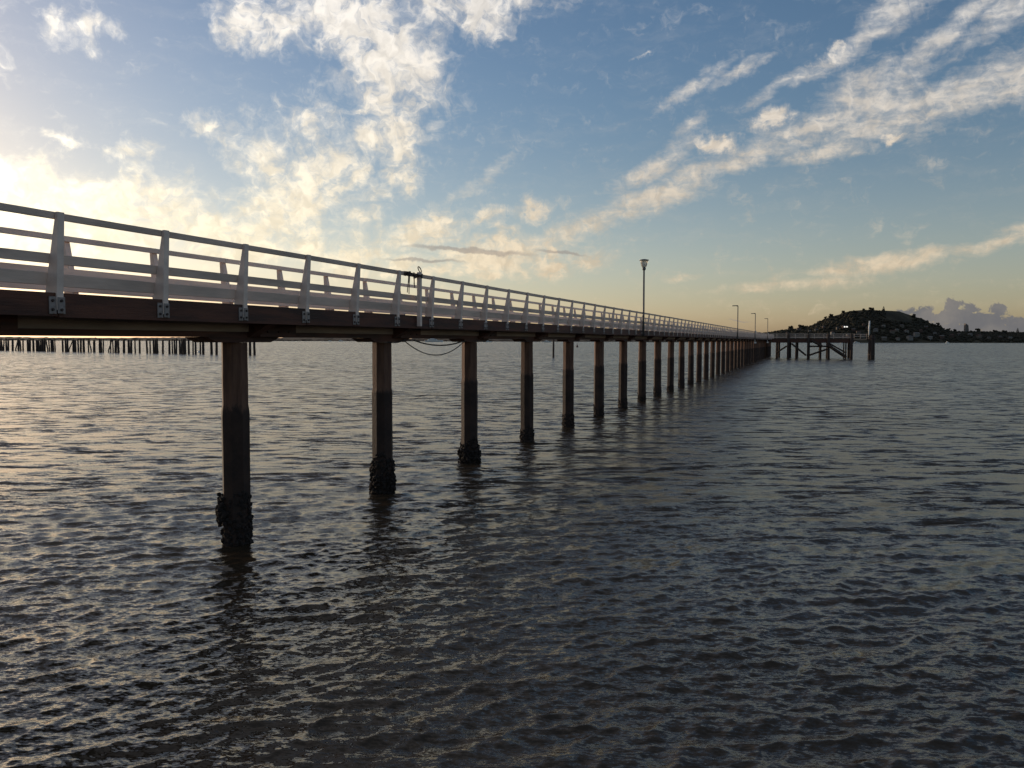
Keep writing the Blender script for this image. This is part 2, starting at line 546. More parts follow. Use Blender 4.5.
# ------------------------------------------------------------------ water
def build_water():
    rs = [0.4]
    while rs[-1] < 14000:
        r = rs[-1]
        if r < 8: d = 0.035
        elif r < 160: d = max(0.025, min(r * r / 3300.0 * 0.75, 0.26))
        elif r < 420: d = 0.5
        else: d = r * 0.03
        if r < 4: d = 0.12
        rs.append(r + d)
    rs = np.array(rs)
    fine = np.arange(-40, 40.001, 0.085)
    left = np.arange(-180, -40, 1.5)
    right = np.arange(41.5, 180, 1.5)
    th = np.radians(np.concatenate([left, fine, right]))
    dth = np.gradient(th)
    nr, nth = len(rs), len(th)
    RR, TT = np.meshgrid(rs, th, indexing='ij')
    X = (RR * np.sin(TT)).astype(np.float64)
    Y = (RR * np.cos(TT)).astype(np.float64)
    dr = np.gradient(rs)
    res_r = np.repeat(dr[:, None], nth, 1)
    res_t = RR * dth[None, :]
    res = np.maximum(res_r, res_t)
    Z = np.zeros_like(X)
    DX = np.zeros_like(X)
    DY = np.zeros_like(X)
    main = R(107)       # travel direction of the chop, seen from above
    NW = 150
    lam = np.exp(np.linspace(math.log(0.13), math.log(5.0), NW))
    miss = np.zeros_like(X)
    # slope spectrum: a broad hump near 0.5-1.5 m
    sl = np.exp(-((np.log(lam) - math.log(0.32)) / 1.0) ** 2) + 0.07 * (lam > 1.2)
    sl = sl / math.sqrt((sl ** 2).sum() / 2) * 0.128
    # patches of gust and calm
    gust = 1.0 + 0.42 * np.sin(X * 0.11 + 0.06 * Y + 1.0) * np.sin(Y * 0.07 - X * 0.03) + 0.2 * np.sin(X * 0.31 - Y * 0.23 + 2)
    for i in range(NW):
        k = 2 * PI / lam[i]
        spread = 0.40 + 0.30 * (lam[i] < 0.4)
        a_ = main + rng.normal(0, spread)
        kx, ky = k * math.cos(a_), k * math.sin(a_)
        amp = sl[i] / k
        w = np.clip((lam[i] / res - 2.2) / 2.0, 0, 1)
        miss += (sl[i] ** 2 / 2) * (1 - w * w)
        if w.max() <= 0: continue
        ph = kx * X + ky * Y + rng.uniform(0, 2 * PI)
        A = amp * w * gust
        Z += A * np.cos(ph)
        s = np.sin(ph) * A * 1.25
        DX -= s * math.cos(a_)
        DY -= s * math.sin(a_)
    co = np.stack([X + DX, Y + DY, Z], -1).reshape(-1, 3)
    ii = np.arange(nr - 1)[:, None]
    jj = np.arange(nth)[None, :]
    j2 = (jj + 1) % nth
    quads = np.stack([ii * nth + jj, (ii + 1) * nth + jj, (ii + 1) * nth + j2, ii * nth + j2], -1).reshape(-1, 4)[:, ::-1]
    quads = quads.astype(np.int32)
    # close the small hole under the camera
    co = np.vstack([co, [[0, 0, 0]]])
    c = len(co) - 1
    tris = np.array([[c, (j + 1) % nth, j] for j in range(nth)], np.int32)[:, ::-1]
    me = bpy.data.meshes.new('water')
    me.vertices.add(len(co))
    me.vertices.foreach_set('co', co.astype(np.float32).ravel())
    nl = quads.size + tris.size
    me.loops.add(nl)
    me.loops.foreach_set('vertex_index', np.concatenate([quads.ravel(), tris[:, ::-1].ravel()]))
    me.polygons.add(len(quads) + len(tris))
    st = np.concatenate([np.arange(len(quads)) * 4, len(quads) * 4 + np.arange(len(tris)) * 3]).astype(np.int32)
    me.polygons.foreach_set('loop_start', st)
    me.update(calc_edges=True)
    me.validate()
    me.polygons.foreach_set('use_smooth', np.ones(len(me.polygons), bool))
    me.materials.append(m_water)
    at = me.attributes.new('unresolved', 'FLOAT', 'POINT')
    at.data.foreach_set('value', np.concatenate([np.clip(np.sqrt(miss) / 0.175, 0, 1).ravel(), [0.0]]).astype(np.float32))
    o = bpy.data.objects.new('water', me)
    COL.objects.link(o)
    tag(o, 'choppy dark harbour water', kind='structure')
    return o


build_water()

# sea bed under the water
sb = MB()
sb.box(-14000, 14000, -14000, 14000, -9, -8)
tag(sb.build('sea_bed', m_land), kind='structure')

# ------------------------------------------------------------------ pier
TH = math.atan(300.0 / F)
pier = empty('pier', (0, 0, 0), PI / 2 - TH)
tag(pier, 'long narrow footbridge pier with white timber railings on a single row of piles', 'pier')


def pw(u, v, z=0.0):
    """pier frame (along, to the left, height over water) to world"""
    return Vector((u * math.sin(TH) - v * math.cos(TH), u * math.cos(TH) + v * math.sin(TH), z))


VN, VF = 9.52, 11.55          # outer faces of the two railings at deck level
VC = 10.46                    # pile line
U0, U1 = -9.0, 229.0
E = EYE
Z_DECK = E + 0.62
Z_EDGE = E + 0.31

# deck planks laid across
mb = MB()
u = U0
while u < U1:
    w = 0.20
    j = random.uniform(-0.015, 0.015)
    mb.box(u, u + w - 0.012, VN + 0.10 + j, VF - 0.10 + j, Z_DECK - 0.065, Z_DECK - 0.01 + random.uniform(-.004, .004))
    u += w
mb.build('deck', m_deck, pier)
for v0, v1 in ((VN + 0.03, VN + 0.13), (VF - 0.13, VF - 0.03)):
    mb = MB()
    u = U0
    while u < U1:                 # edge beam in butted lengths
        L = 5.824
        mb.box(u, min(u + L - 0.022, U1), v0 + random.uniform(-.006, .006), v1, Z_EDGE + random.uniform(-.01, .006), Z_DECK + random.uniform(0.0, .012))
        u += L
    mb.build('edge_beam', m_timber, pier)
for v0 in (VC - 0.32, VC + 0.10):
    mb = MB()
    mb2 = MB()
    u = 13.19 - 5.824 * 4 - 2.9
    mb.box(U0, U1, v0, v0 + 0.22, E + 0.155, Z_DECK - 0.07)
    mb2.box(U0, U1, v0 + 0.035, v0 + 0.185, E + 0.055, E + 0.153)
    mb.build('stringer', m_stringer, pier)
    mb2.build('bottom_chord', m_timber, pier)
# joists under the planks between the edge beams
mb = MB()
u = U0 + 0.4
while u < U1:
    mb.box(u, u + 0.10, VN + 0.133, VC - 0.323, Z_DECK - 0.28, Z_DECK - 0.068)
    mb.box(u, u + 0.10, VC + 0.323, VF - 0.133, Z_DECK - 0.28, Z_DECK - 0.068)
    u += 0.97
mb.build('joist', m_timber, pier)['kind'] = 'stuff'

BAY = 5.824
U_P1 = 13.19
nP0, nP1 = -3, 37


def pile_mesh(seed, flare):
    rs_ = random.Random(seed)
    mb = MB()
    n = 8
    zs = [-6.0, -0.5, 0.4, 1.2, 1.9, 2.5, 2.60, 2.72, 3.2, E - 0.50, E - 0.047]
    rad = []
    for z in zs:
        r = 0.250
        if z < 2.65: r = 0.268
        rad.append(r + rs_.uniform(-.004, .004))
    mb.tube([(0, 0, z) for z in zs], rad, n)
    return mb


for k in range(nP0, nP1 + 1):
    u = U_P1 + 0.03 + k * BAY - (0.58 if k < 0 else 0)
    if k == nP0 or k <= 14:
        p = pile_mesh(k + 50, 0).build('pile', m_pile, pier, bevel=0.0)
        if k == 14: far_pile = p
    else:
        p = far_pile.copy()
        COL.objects.link(p)
        p.parent = pier
    p.location = (u, VC, 0)
    p.rotation_euler = (random.uniform(-.004, .004), random.uniform(-.004, .004), random.uniform(0, 6))
    # corbel: short timber under the stringers, with chamfered ends
    mb = MB()
    L, Cc = 1.04, 0.25
    zt, zb = E + 0.053, E - 0.045
    for v0, v1 in ((VC - 0.26, VC - 0.12), (VC - 0.1, VC + 0.1), (VC + 0.12, VC + 0.26)):
        prof = [(-L, zt), (-L + 0.02, zt - 0.02), (-L + Cc, zb), (L - Cc, zb), (L - 0.02, zt - 0.02), (L, zt)]
        mb.hexa([(u + x, v0, z) for x, z in prof], [(u + x, v1, z) for x, z in prof])
    mb.build('corbel', m_timber, pier)
    # transverse cross head carrying the edge beams, and an added dark plate standing in for shade beside it
    mb = MB()
    mb.hexa([(u + 0.02, VN + 0.16, E + 0.30), (u + 0.02, VC - 0.325, E + 0.06), (u + 0.02, VC + 0.325, E + 0.06), (u + 0.02, VF - 0.16, E + 0.30), (u + 0.02, VF - 0.16, E + 0.40), (u + 0.02, VN + 0.16, E + 0.40)],
            [(u + 0.26, VN + 0.16, E + 0.30), (u + 0.26, VC - 0.325, E + 0.06), (u + 0.26, VC + 0.325, E + 0.06), (u + 0.26, VF - 0.16, E + 0.30), (u + 0.26, VF - 0.16, E + 0.40), (u + 0.26, VN + 0.16, E + 0.40)])
    mb.build('cross_beam', m_timber, pier)
    mb = MB()
    mb.box(u + 0.262, u + 1.45, VC - 0.40, VC - 0.323, E + 0.06, Z_DECK - 0.09)
    for du in (0.5, 0.85, 1.2):
        for zz in (E + 0.16, E + 0.36):
            mb.tube([(u + du, VC - 0.40, zz), (u + du, VC - 0.425, zz)], 0.022, 6)
    mb.build('shading_plate', m_timber, pier)

# barnacle collars low on the piles
piles = [o for o in pier.children if o.name.split('.')[0] == 'pile']
piles.sort(key=lambda o: o.location.x)


def collar(p, z0, z1, out, n, bias=None):
    mb = MB()
    for _ in range(n):
        t = random.random() ** 1.6
        z = z0 + (z1 - z0) * t
        a = random.uniform(0, 2 * PI)
        z += 0.12 * math.sin(a * 2 + n) * t
        if bias and random.random() < 0.35:
            a = bias + random.gauss(0, 0.4)
            z = random.gauss(0.62, 0.11)
            mb.blob(((0.25 + random.uniform(0, .11)) * math.cos(a), (0.25 + random.uniform(0, .11)) * math.sin(a), z), 0.05, .3, 1)
        rr = 0.245 + random.uniform(-0.03, out) * math.sin(min(1, max(0.15, (z1 - z) / (z1 - z0) * 2.2)) * PI / 2)
        mb.blob((rr * math.cos(a), rr * math.sin(a), z), random.uniform(0.018, 0.05), 0.35, 1)
    mb.build('barnacle_cluster', m_growth, p)


vis = [p for p in piles if p.location.x > U_P1 - 0.1]
left_dir = R(110)
vis[0].rotation_euler = (0, 0, 0)
collar(vis[0], -0.25, 0.95, 0.04, 1300, left_dir)
mbx = MB()
collar(vis[1], -0.35, 0.95, 0.09, 1500)
collar(vis[2], -0.35, 0.70, 0.13, 1200)
for i, p in enumerate(vis[3:12]):
    collar(p, -0.35, 0.35 + 0.3 * random.random(), 0.03, 700)
collar(piles[2], -0.3, 0.9, 0.09, 400)

# railing: three boards a side, tapered posts that lean outwards
RZ = [(1.606, 1.697), (1.025, 1.156), (0.731, 0.900)]
RZF = [(1.606, 1.697), (1.025, 1.156), (0.775, 0.900)]


def inner_v(z, side):           # inner (slanted) face of the posts, metres over the eye
    t = (z - 0.62) / 1.08
    off = 0.165 * (1 - t) + 0.0 * t
    outw = -0.055 * t
    return off + outw + 0.045


for side, V, RZs in ((1, VN, RZ), (-1, VF, RZF)):
    for nm, (z0, z1) in zip(('top_rail', 'middle_rail', 'lower_rail'), RZs):
        mb = MB()
        u = U0
        L = BAY * 1.0
        while u < U1:
            a = u + 0.004
            b = min(u + L, U1) - 0.004
            iv0, iv1 = inner_v(z0, side) + 0.004, inner_v(z1, side) + 0.004
            th_ = 0.045
            dz_ = random.uniform(-.006, .006)
            dz2 = random.uniform(-.006, .006)
            A = [(a, V + side * iv0, E + z0 + dz_), (a, V + side * (iv0 + th_), E + z0 + dz_), (a, V + side * (iv1 + th_), E + z1 + dz_), (a, V + side * iv1, E + z1 + dz_)]
            B = [(b, y, z + dz2 - dz_) for (_, y, z) in A]
            if side < 0:
                A, B = A[::-1], B[::-1]
            mb.hexa(A, B)
            u += L
        mb.build(nm, m_rail, pier, bevel=0.004 if side > 0 else 0)


def post_geo(mb, u, side, V, seed):
    rs_ = random.Random(seed)
    w = 0.054
    zb, zt = E + 0.40, E + 1.700
    prof = [(0.0, zb), (0.0, E + 0.62), (-0.055, zt), (inner_v(1.70, side), zt), (inner_v(0.62, side), E + 0.64), (inner_v(0.62, side), E + 0.625), (0.026, E + 0.624), (0.026, zb)]
    jl = rs_.uniform(-.012, .012)
    A = [(u - w + (jl if z > E + 1 else 0), V + side * y, z) for y, z in prof]
    B = [(u + w + (jl if z > E + 1 else 0), V + side * y, z) for y, z in prof]
    if side < 0:
        A, B = A[::-1], B[::-1]
    # concave profile -> build as quads + two caps split in two
    o = len(mb.v)
    mb.v.extend(A + B)
    n = 8
    for i in range(n):
        j = (i + 1) % n
        mb.f.append((o + i, o + j, o + n + j, o + n + i))
    if side > 0:
        mb.f += [(o + 5, o + 4, o + 3, o + 2, o + 1, o + 6), (o + 7, o + 6, o + 1, o + 0), (o + n + 6, o + n + 1, o + n + 2, o + n + 3, o + n + 4, o + n + 5), (o + n + 0, o + n + 1, o + n + 6, o + n + 7)]
    else:
        mb.f += [(o + 2, o + 3, o + 4, o + 5, o + 6, o + 1), (o + 0, o + 1, o + 6, o + 7), (o + n + 1, o + n + 6, o + n + 5, o + n + 4, o + n + 3, o + n + 2), (o + n + 7, o + n + 6, o + n + 1, o + n + 0)]


def bracket_geo(V, side, u):
    pl, bo = MB(), MB()
    y0, y1 = V + side * 0.012, V + side * 0.024
    lo, hi = min(y0, y1), max(y0, y1)
    pl.box(u - 0.165, u - 0.052, lo, hi, E + 0.345, E + 0.575)
    pl.box(u + 0.056, u + 0.085, lo, hi, E + 0.345, E + 0.575)
    pl.box(u - 0.050, u + 0.050, V - side * 0.012 if side > 0 else V + 0.002, V - side * 0.002 if side > 0 else V + 0.012, E + 0.352, E + 0.568)
    for du in (-0.118, 0.0):
        for zz in (0.40, 0.52):
            yy = (V + side * 0.012) if du < -0.01 else (V - side * 0.012)
            bo.tube([(u + du, yy, E + zz), (u + du, yy - side * 0.02, E + zz)], 0.020, 6)
    return pl, bo


# post stations: near 62 and far 38 as parts, the rest as one
base_u = 20.12
us = []
k = int((U0 - base_u) / (BAY / 3)) + 1
while base_u + k * BAY / 3 < U1 - 0.2:
    us.append(base_u + k * BAY / 3)
    k += 1
n_near = n_far = 0
rest = MB()
for side, V, lim in ((1, VN, 62), (-1, VF, 38)):
    cnt = 0
    for i, u in enumerate(us):
        if u >= 5.0 and cnt < lim:
            mb = MB()
            post_geo(mb, 0, side, 0, i * 3 + side)
            p = mb.build('railing_post', m_white, pier, bevel=0.004 if u < 40 else 0, loc=(u, V, 0))
            cnt += 1
            if side > 0 and cnt <= 40:
                pl, bo = bracket_geo(0, side, 0)
                q = pl.build('bracket', m_plate, p)
                if cnt <= 18:
                    o2 = bo.build('bolt', m_bolt, p)
        else:
            post_geo(rest, u, side, V, i)
r = rest.build('railing_posts', m_white, pier)
r['kind'] = 'stuff'
r['label'] = 'white railing posts running off into the distance'

# extra white post bolted outside the railing, with its hook ring
d = ray(422.5, 300)
UT = None
best = 1e9
for i in range(4000):
    uu = 15 + i * 0.002
    p_ = pw(uu, VN - 0.12, 0)
    px = 512 + F * p_.x / p_.y
    if abs(px - 421.0) < best:
        best, UT = abs(px - 421.0), uu
mb = MB()
mb.box(UT - 0.05, UT + 0.05, VN - 0.13, VN - 0.03, E + 0.36, E + 1.73)
tp = mb.build('tie_post', m_white, pier, bevel=0.006)
mb = MB()
ring = [(UT + 0.02 + 0.075 * math.cos(a), VN - 0.08 + 0.03 * math.sin(a), E + 1.80 + 0.075 * math.sin(a)) for a in np.linspace(-PI / 2, 1.4 * PI, 16)]
mb.tube(ring, 0.013, 6)
mb.build('ring', m_bolt, tp)

# rope tied round the post top and top rail, loose ends hanging
mb = MB()
rr = random.Random(3)
for k in range(4):
    pts = []
    for a in np.linspace(0, 2 * PI, 20):
        pts.append((UT - 0.02 + 0.075 * math.cos(a) + 0.01 * k, VN - 0.06 + 0.10 * math.sin(a), E + 1.60 + 0.024 * k + 0.02 * math.sin(2 * a + k)))
    mb.tube(pts, 0.011, 6)
for k in range(2):          # lashing along the rail to the left
    pts = [(UT - 0.05 - 0.035 * i, VN - 0.07 + 0.015 * math.sin(i * .8 + k), E + 1.64 + 0.04 * math.sin(i * 0.7 + k * 2)) for i in range(20)]
    mb.tube(pts, 0.014, 6)
for k, (du, l) in enumerate(((-0.62, 0.30), (-0.66, 0.52), (-0.58, 0.55), (-0.30, 0.38), (-0.34, 0.30), (-0.80, 0.12))):
    pts = [(UT + du + 0.025 * math.sin(i * 0.55 + k), VN - 0.09 - 0.01 * math.sin(i * .5), E + 1.70 - l * i / 7.0) for i in range(8)]
    mb.tube(pts, 0.011, 5)
for k in range(3):
    pts = [(UT - 0.60 + 0.07 * math.cos(a) + 0.02 * k, VN - 0.02 + 0.09 * math.sin(a), E + 1.66 + 0.05 * math.sin(a + k)) for a in np.linspace(0, 2 * PI, 12)]
    mb.tube(pts, 0.013, 6)
o = mb.build('mooring_rope', m_rope, None, True)
o.rotation_euler = (0, 0, PI / 2 - TH)
tag(o, 'dark frayed rope knotted round the white railing beside the ring post', 'rope')


# cables slung under the deck
def sag(name, uA, uB, zA, zB, drop, v, rad, label):
    mb = MB()
    pts = []
    for i in range(25):
        t = i / 24
        pts.append((uA + (uB - uA) * t, v, zA + (zB - zA) * t - drop * 4 * t * (1 - t)))
    mb.tube(pts, rad, 6)
    o = mb.build(name, m_cable, None, True)
    o.rotation_euler = (0, 0, PI / 2 - TH)
    tag(o, label, 'cable')


def u_of(px, v):
    best, bu = 1e9, 0
    for i in range(6000):
        uu = 8 + i * 0.01
        p_ = pw(uu, v)
        x = 512 + F * p_.x / p_.y
        if abs(x - px) < best:
            best, bu = abs(x - px), uu
    return bu


sag('hanging_cable', u_of(403, 9.9), u_of(465, 9.9), E + 0.02, E + 0.0, 0.42, 9.9, 0.014, 'longest black cable sagging in a deep loop under the pier deck')
sag('hanging_cable', u_of(414, 10.0), u_of(463, 10.0), E + 0.0, E - 0.02, 0.13, 10.0, 0.020, 'shallow thick black cable sagging just under the pier deck')
sag('hanging_cable', u_of(388, 10.1), u_of(406, 10.1), E - 0.04, E + 0.03, 0.05, 10.1, 0.014, 'short black cable end beside the second pier pile')


# ------------------------------------------------------------------ lamps
def lantern_material():
    m = bpy.data.materials.new('lantern_glass')
    m.use_nodes = True
    bs = m.node_tree.nodes['Principled BSDF']
    q = NG(m.node_tree)
    t = q.n('ShaderNodeTexCoord').outputs['Object']
    q.put(bs.inputs['Base Color'], q.mix(q.noise(t, 4), (0.80, 0.74, 0.60, 1), (0.88, 0.82, 0.68, 1)))
    bs.inputs['Roughness'].default_value = 0.35
    bs.inputs['Transmission Weight'].default_value = 0.55
    return m


m_lant = lantern_material()


def lathe(mb, prof, n=16, c=(0, 0)):
    vs, fs = [], []
    for r_, z in prof:
        for k in range(n):
            a = 2 * PI * k / n
            vs.append((c[0] + r_ * math.cos(a), c[1] + r_ * math.sin(a), z))
    for i in range(len(prof) - 1):
        for k in range(n):
            k2 = (k + 1) % n
            fs.append((i * n + k, i * n + k2, (i + 1) * n + k2, (i + 1) * n + k))
    fs.append(tuple(range(n - 1, -1, -1)))
    fs.append(tuple(range((len(prof) - 1) * n, len(prof) * n)))
    mb.add(vs, fs)


def post_lamp(px, v, label):
    u_ = u_of_far(px, v)
    P = pw(u_, v, Z_EDGE)
    root = empty('pier_lamp', P, PI / 2 - TH)
    tag(root, label, 'lamp', 'lamps along the pier')
    base = 0
    top = E + 4.78 - Z_EDGE
    mb = MB()
    mb.tube([(0, 0, -0.02), (0, 0, 1.3), (0, 0, top - 0.62)], [0.075, 0.06, 0.05], 10)
    mb.build('pole', m_metal, root, True)
    mb = MB()
    lathe(mb, [(0.05, top - 0.64), (0.10, top - 0.60), (0.11, top - 0.50), (0.07, top - 0.47)])
    mb.build('lamp_holder', m_metal, root, True)
    mb = MB()
    lathe(mb, [(0.09, top - 0.47), (0.15, top - 0.40), (0.22, top - 0.15), (0.235, top - 0.06)])
    mb.build('lamp_shade', m_lant, root, True)
    mb = MB()
    lathe(mb, [(0.20, top - 0.06), (0.285, top - 0.055), (0.285, top - 0.02), (0.10, top + 0.02)])
    mb.build('lamp_cap', m_metal, root, False)
    mb = MB()
    mb.box(-0.06, 0.06, -0.02, 0.16, 0.10, 0.22)
    mb.build('bracket', m_plate, root)


def arm_lamp(px, v, top, label, white):
    u_ = u_of_far(px, v)
    P = pw(u_, v, Z_EDGE)
    root = empty('pier_lamp', P, PI / 2 - TH)
    tag(root, label, 'lamp', 'lamps along the pier')
    top = E + top - Z_EDGE
    mb = MB()
    mb.tube([(0, 0, -0.02), (0, 0, 1.3), (0, 0, top - 0.06)], [0.085, 0.07, 0.06], 8)
    mb.build('pole', m_metal, root, True)
    mb = MB()
    mb.tube([(0, -0.05, top - 0.08), (0, 0.25, top - 0.03)], 0.035, 6)
    mb.build('arm', m_metal, root)
    mb = MB()
    mb.hexa([(-0.14, -0.02, top - 0.04), (0.14, -0.02, top - 0.04), (0.17, 0.74, top - 0.06), (-0.17, 0.74, top - 0.06)],
            [(-0.10, 0.0, top + 0.06), (0.10, 0.0, top + 0.06), (0.12, 0.70, top + 0.04), (-0.12, 0.70, top + 0.04)])
    mb.build('lamp_head', m_metal, root)
    if white:
        mb = MB()
        mb.box(-0.16, 0.16, -0.24, 0.12, -0.70, -0.42)
        mb.box(-0.03, 0.03, -0.04, 0.04, -0.42, 0.05)
        mb.build('junction_box', m_hull, root)
        mb = MB()
        mb.box(-0.13, 0.13, -0.20, -0.08, 0.95, 1.5)
        mb.build('fuse_box', m_hull, root)


def u_of_far(px, v):
    best, bu = 1e9, 0
    for i in range(22500):
        uu = 10 + i * 0.01
        p_ = pw(uu, v)
        x = 512 + F * p_.x / p_.y
        if abs(x - px) < best:
            best, bu = abs(x - px), uu
    return bu


post_lamp(643, VN - 0.11, 'tall pier lamp with flared glass lantern, the nearest and largest lamp on the railing')
arm_lamp(737, VN - 0.11, 4.70, 'slim pier lamp with flat head, second lamp out along the railing', False)
arm_lamp(754.5, VN - 0.11, 4.80, 'slim pier lamp with flat head, between the second and the last lamp', True)
arm_lamp(767, VN - 0.11, 5.0, 'farthest slim pier lamp with flat head, near the timber landing', True)

# ------------------------------------------------------------------ timber landing at the pier end
UL = 198.0       # near face of the landing, in the pier frame


def v_of(px, u_):
    # lateral coordinate that shows at this column
    lo, hi = -60.0, 20.0
    for _ in range(60):
        mid = (lo + hi) / 2
        p_ = pw(u_, mid)
        x = 512 + F * p_.x / p_.y
        if x > px: lo = mid
        else: hi = mid
    return (lo + hi) / 2


land = empty('timber_landing', (0, 0, 0), PI / 2 - TH)
tag(land, 'dark timber landing on braced piles at the far end of the pier', 'landing stage')
vL, vR = v_of(771.5, UL), v_of(853, UL)
DL = 14.0
mb = MB()
u = vR
while u < min(vL, VN - 0.05):
    mb.box(UL, UL + DL, u, u + 0.19, Z_DECK - 0.08, Z_DECK)
    u += 0.2
mb.build('deck', m_deck, land)
for du in (0.05, DL - 0.3):
    mb = MB()
    mb.box(UL + du, UL + du + 0.25, vR, min(vL, VN - 0.06), Z_DECK - 0.95, Z_DECK - 0.083)
    mb.build('cap_beam', m_timber, land)
tall = [788, 808, 828, 851]
short = [776.5, 796, 820, 845.5]
for px in tall + short:
    v = v_of(px, UL)
    for row, uu in ((0, UL - 0.22), (1, UL + DL + 0.2)):
        mb = MB()
        big = px in tall
        r0 = 0.31 if big else 0.26
        if px == 845.5: r0 = 0.16
        uu2 = uu if big else uu + (0.55 if row == 0 else -0.55)
        zt = E + 1.65 if big else Z_DECK - 0.1
        lean = random.uniform(-.12, .12)
        mb.tube([(uu2, v + lean, -5), (uu2, v, 1.5), (uu2, v, zt)], [r0 * 1.1, r0, r0 * 0.9], 9)
        mb.build('pile', m_oldpile, land, True)


def zpix(py, u_, v_):
    p_ = pw(u_, v_)
    px = 512 + F * p_.x / p_.y
    return E - (py - (339.5 + 0.0022 * px)) * p_.y / F


for (x0, y0, x1, y1, th_) in ((776.5, 352.5, 786.5, 346, .14), (791, 343.5, 806, 355.5, .15), (811, 340.5, 822, 346.5, .2), (808, 346.3, 827, 346.3, .13), (808, 355.5, 827, 349, .15),
                              (828, 345.5, 846, 357.3, .26), (829, 343.5, 845, 352.5, .12)):
    va, vb = v_of(x0, UL - .3), v_of(x1, UL - .3)
    mb = MB()
    mb.tube([(UL - 0.62, va, zpix(y0, UL, va)), (UL - 0.62, vb, zpix(y1, UL, vb))], th_ * 1.35, 4)
    mb.build('brace', m_oldpile, land)
mb = MB()
for vv in np.arange(vR + 0.1, VN - 0.4, 2.0):
    mb.box(UL + 0.3, UL + 0.4, vv, vv + 0.1, Z_DECK, Z_DECK + 1.0)
for z0, z1 in ((0.95, 1.06), (0.5, 0.62), (0.16, 0.32)):
    mb.box(UL + 0.25, UL + 0.295, vR, VN - 0.3, Z_DECK + z0, Z_DECK + z1)
mb.build('railing', m_rail, land)

# gangway plank to the dolphin
vD = v_of(871, UL)
gw = empty('gangway', (0, 0, 0), PI / 2 - TH)
tag(gw, 'narrow railed gangway bridging from the timber landing to the thick outer pile', 'gangway')
mb = MB()
mb.box(UL + 0.4, UL + 1.6, vD + 0.9, vR - 0.02, Z_DECK - 0.35, Z_DECK - 0.02)
mb.build('walkway', m_stringer, gw)
mb = MB()
for z0, z1 in ((0.9, 1.0), (0.45, 0.55)):
    mb.box(UL + 0.40, UL + 0.45, vD + 0.9, vR - 0.02, Z_DECK + z0, Z_DECK + z1)
for t in (0.02, 0.5, 0.97):
    vv = vD + 0.9 + (vR - vD - 1.0) * t
    mb.box(UL + 0.46, UL + 0.54, vv, vv + 0.08, Z_DECK - 0.02, Z_DECK + 1.02)
mb.build('railing', m_rail, gw)

dol = empty('mooring_dolphin', pw(UL, vD, 0), PI / 2 - TH)
tag(dol, 'thick dark mooring pile topped by a thin white pole, right of the landing', 'mooring pile')
mb = MB()
for k in range(7):
    a = 2 * PI * k / 6
    rr_ = 0.0 if k == 6 else 0.46
    mb.tube([(rr_ * 1.15 * math.cos(a), rr_ * 1.15 * math.sin(a), -5), (rr_ * math.cos(a), rr_ * math.sin(a), E + 1.35 + 0.15 * math.sin(k * 3))], [0.30, 0.27], 8)
mb.build('pile_cluster', m_oldpile, dol, True)
mb = MB()
lathe(mb, [(0.775, 1.0), (0.78, 1.02), (0.78, 1.18), (0.775, 1.2)], 14)
lathe(mb, [(0.775, E + 0.6), (0.78, E + 0.62), (0.78, E + 0.78), (0.775, E + 0.8)], 14)
mb.build('iron_band', m_bolt, dol)
mb = MB()
mb.tube([(0, 0.55, E + 1.0), (0, 0.55, E + 3.0), (0, 0.50, E + 4.5)], [0.19, 0.17, 0.15], 8)
mb.build('marker_pole', m_hull, dol, True)

# ------------------------------------------------------------------ row of old piles on the left
OP = [  # (x at the water, x at the top, width px)
    (0.8, 1.2, 1.7), (2.5, 1.8, 1.5), (4.0, 4.6, 1.3), (6.6, 6.6, 1.6), (8.6, 8.8, 1.7), (13, 13.2, 2), (16.0, 18.6, 1.2), (19, 19, 1.8), (21.2, 20.4, 1.4), (23.5, 23.5, 1.5),
    (28.3, 28.2, 2.0), (30.3, 30.5, 1.9), (33.9, 33.7, 2.0), (37.3, 37.3, 2.2), (39.3, 39.3, 1.4), (41, 41.2, 1.5), (43, 43, 2.1), (45, 45.2, 2.0), (48.2, 46.4, 1.3), (49.6, 49.3, 1.2),
    (51.8, 51.8, 1.8), (53.6, 53.4, 1.5), (55.3, 55.3, 1.1), (63.2, 63, 1.7), (66, 65.8, 1.6), (67.9, 67.9, 1.9), (69.2, 73.2, 1.1), (74, 74, 2.2), (75.8, 76, 1.5), (78.6, 78.4, 1.6),
    (81.2, 81.2, 1.9), (84, 84, 2.2), (88.8, 88.6, 1.3), (91.2, 89.6, 1.2), (94.6, 94.6, 2.3), (99.8, 100, 1.8), (101.8, 101.5, 1.6), (103.6, 103.8, 1.3), (108.8, 112.2, 1.2), (110.8, 110.8, 1.2),
    (113.4, 113, 1.2), (116, 116.2, 2.3), (118.6, 118.4, 2.1), (124.3, 124.3, 2.3), (129, 129, 2.2), (131.6, 131.5, 2.1), (135.3, 135.3, 1.4), (140, 140, 1.8), (147.2, 147, 1.8), (150.4, 150.4, 1.4),
    (153.8, 153.8, 1.7), (155.8, 155.9, 2.0), (157.6, 157.4, 1.8), (163.2, 163.2, 1.9), (169.6, 169.7, 2.0), (172.6, 172.4, 1.3), (174.7, 174.7, 1.7), (176.6, 176.8, 1.5), (180.2, 180, 2.0), (182, 182.2, 1.6),
    (183.8, 183.8, 1.9), (185.6, 185.5, 1.6), (188.8, 189, 1.9), (193.3, 193.3, 1.4), (196, 195.7, 1.9), (200.4, 200.6, 1.5), (203.4, 203.4, 2.4), (211.6, 211.6, 2.5), (216.8, 216.8, 2.4), (227, 227, 2.2), (238, 238, 2.2),
    (250.2, 250.2, 2.5), (254.4, 254.4, 2.3)]
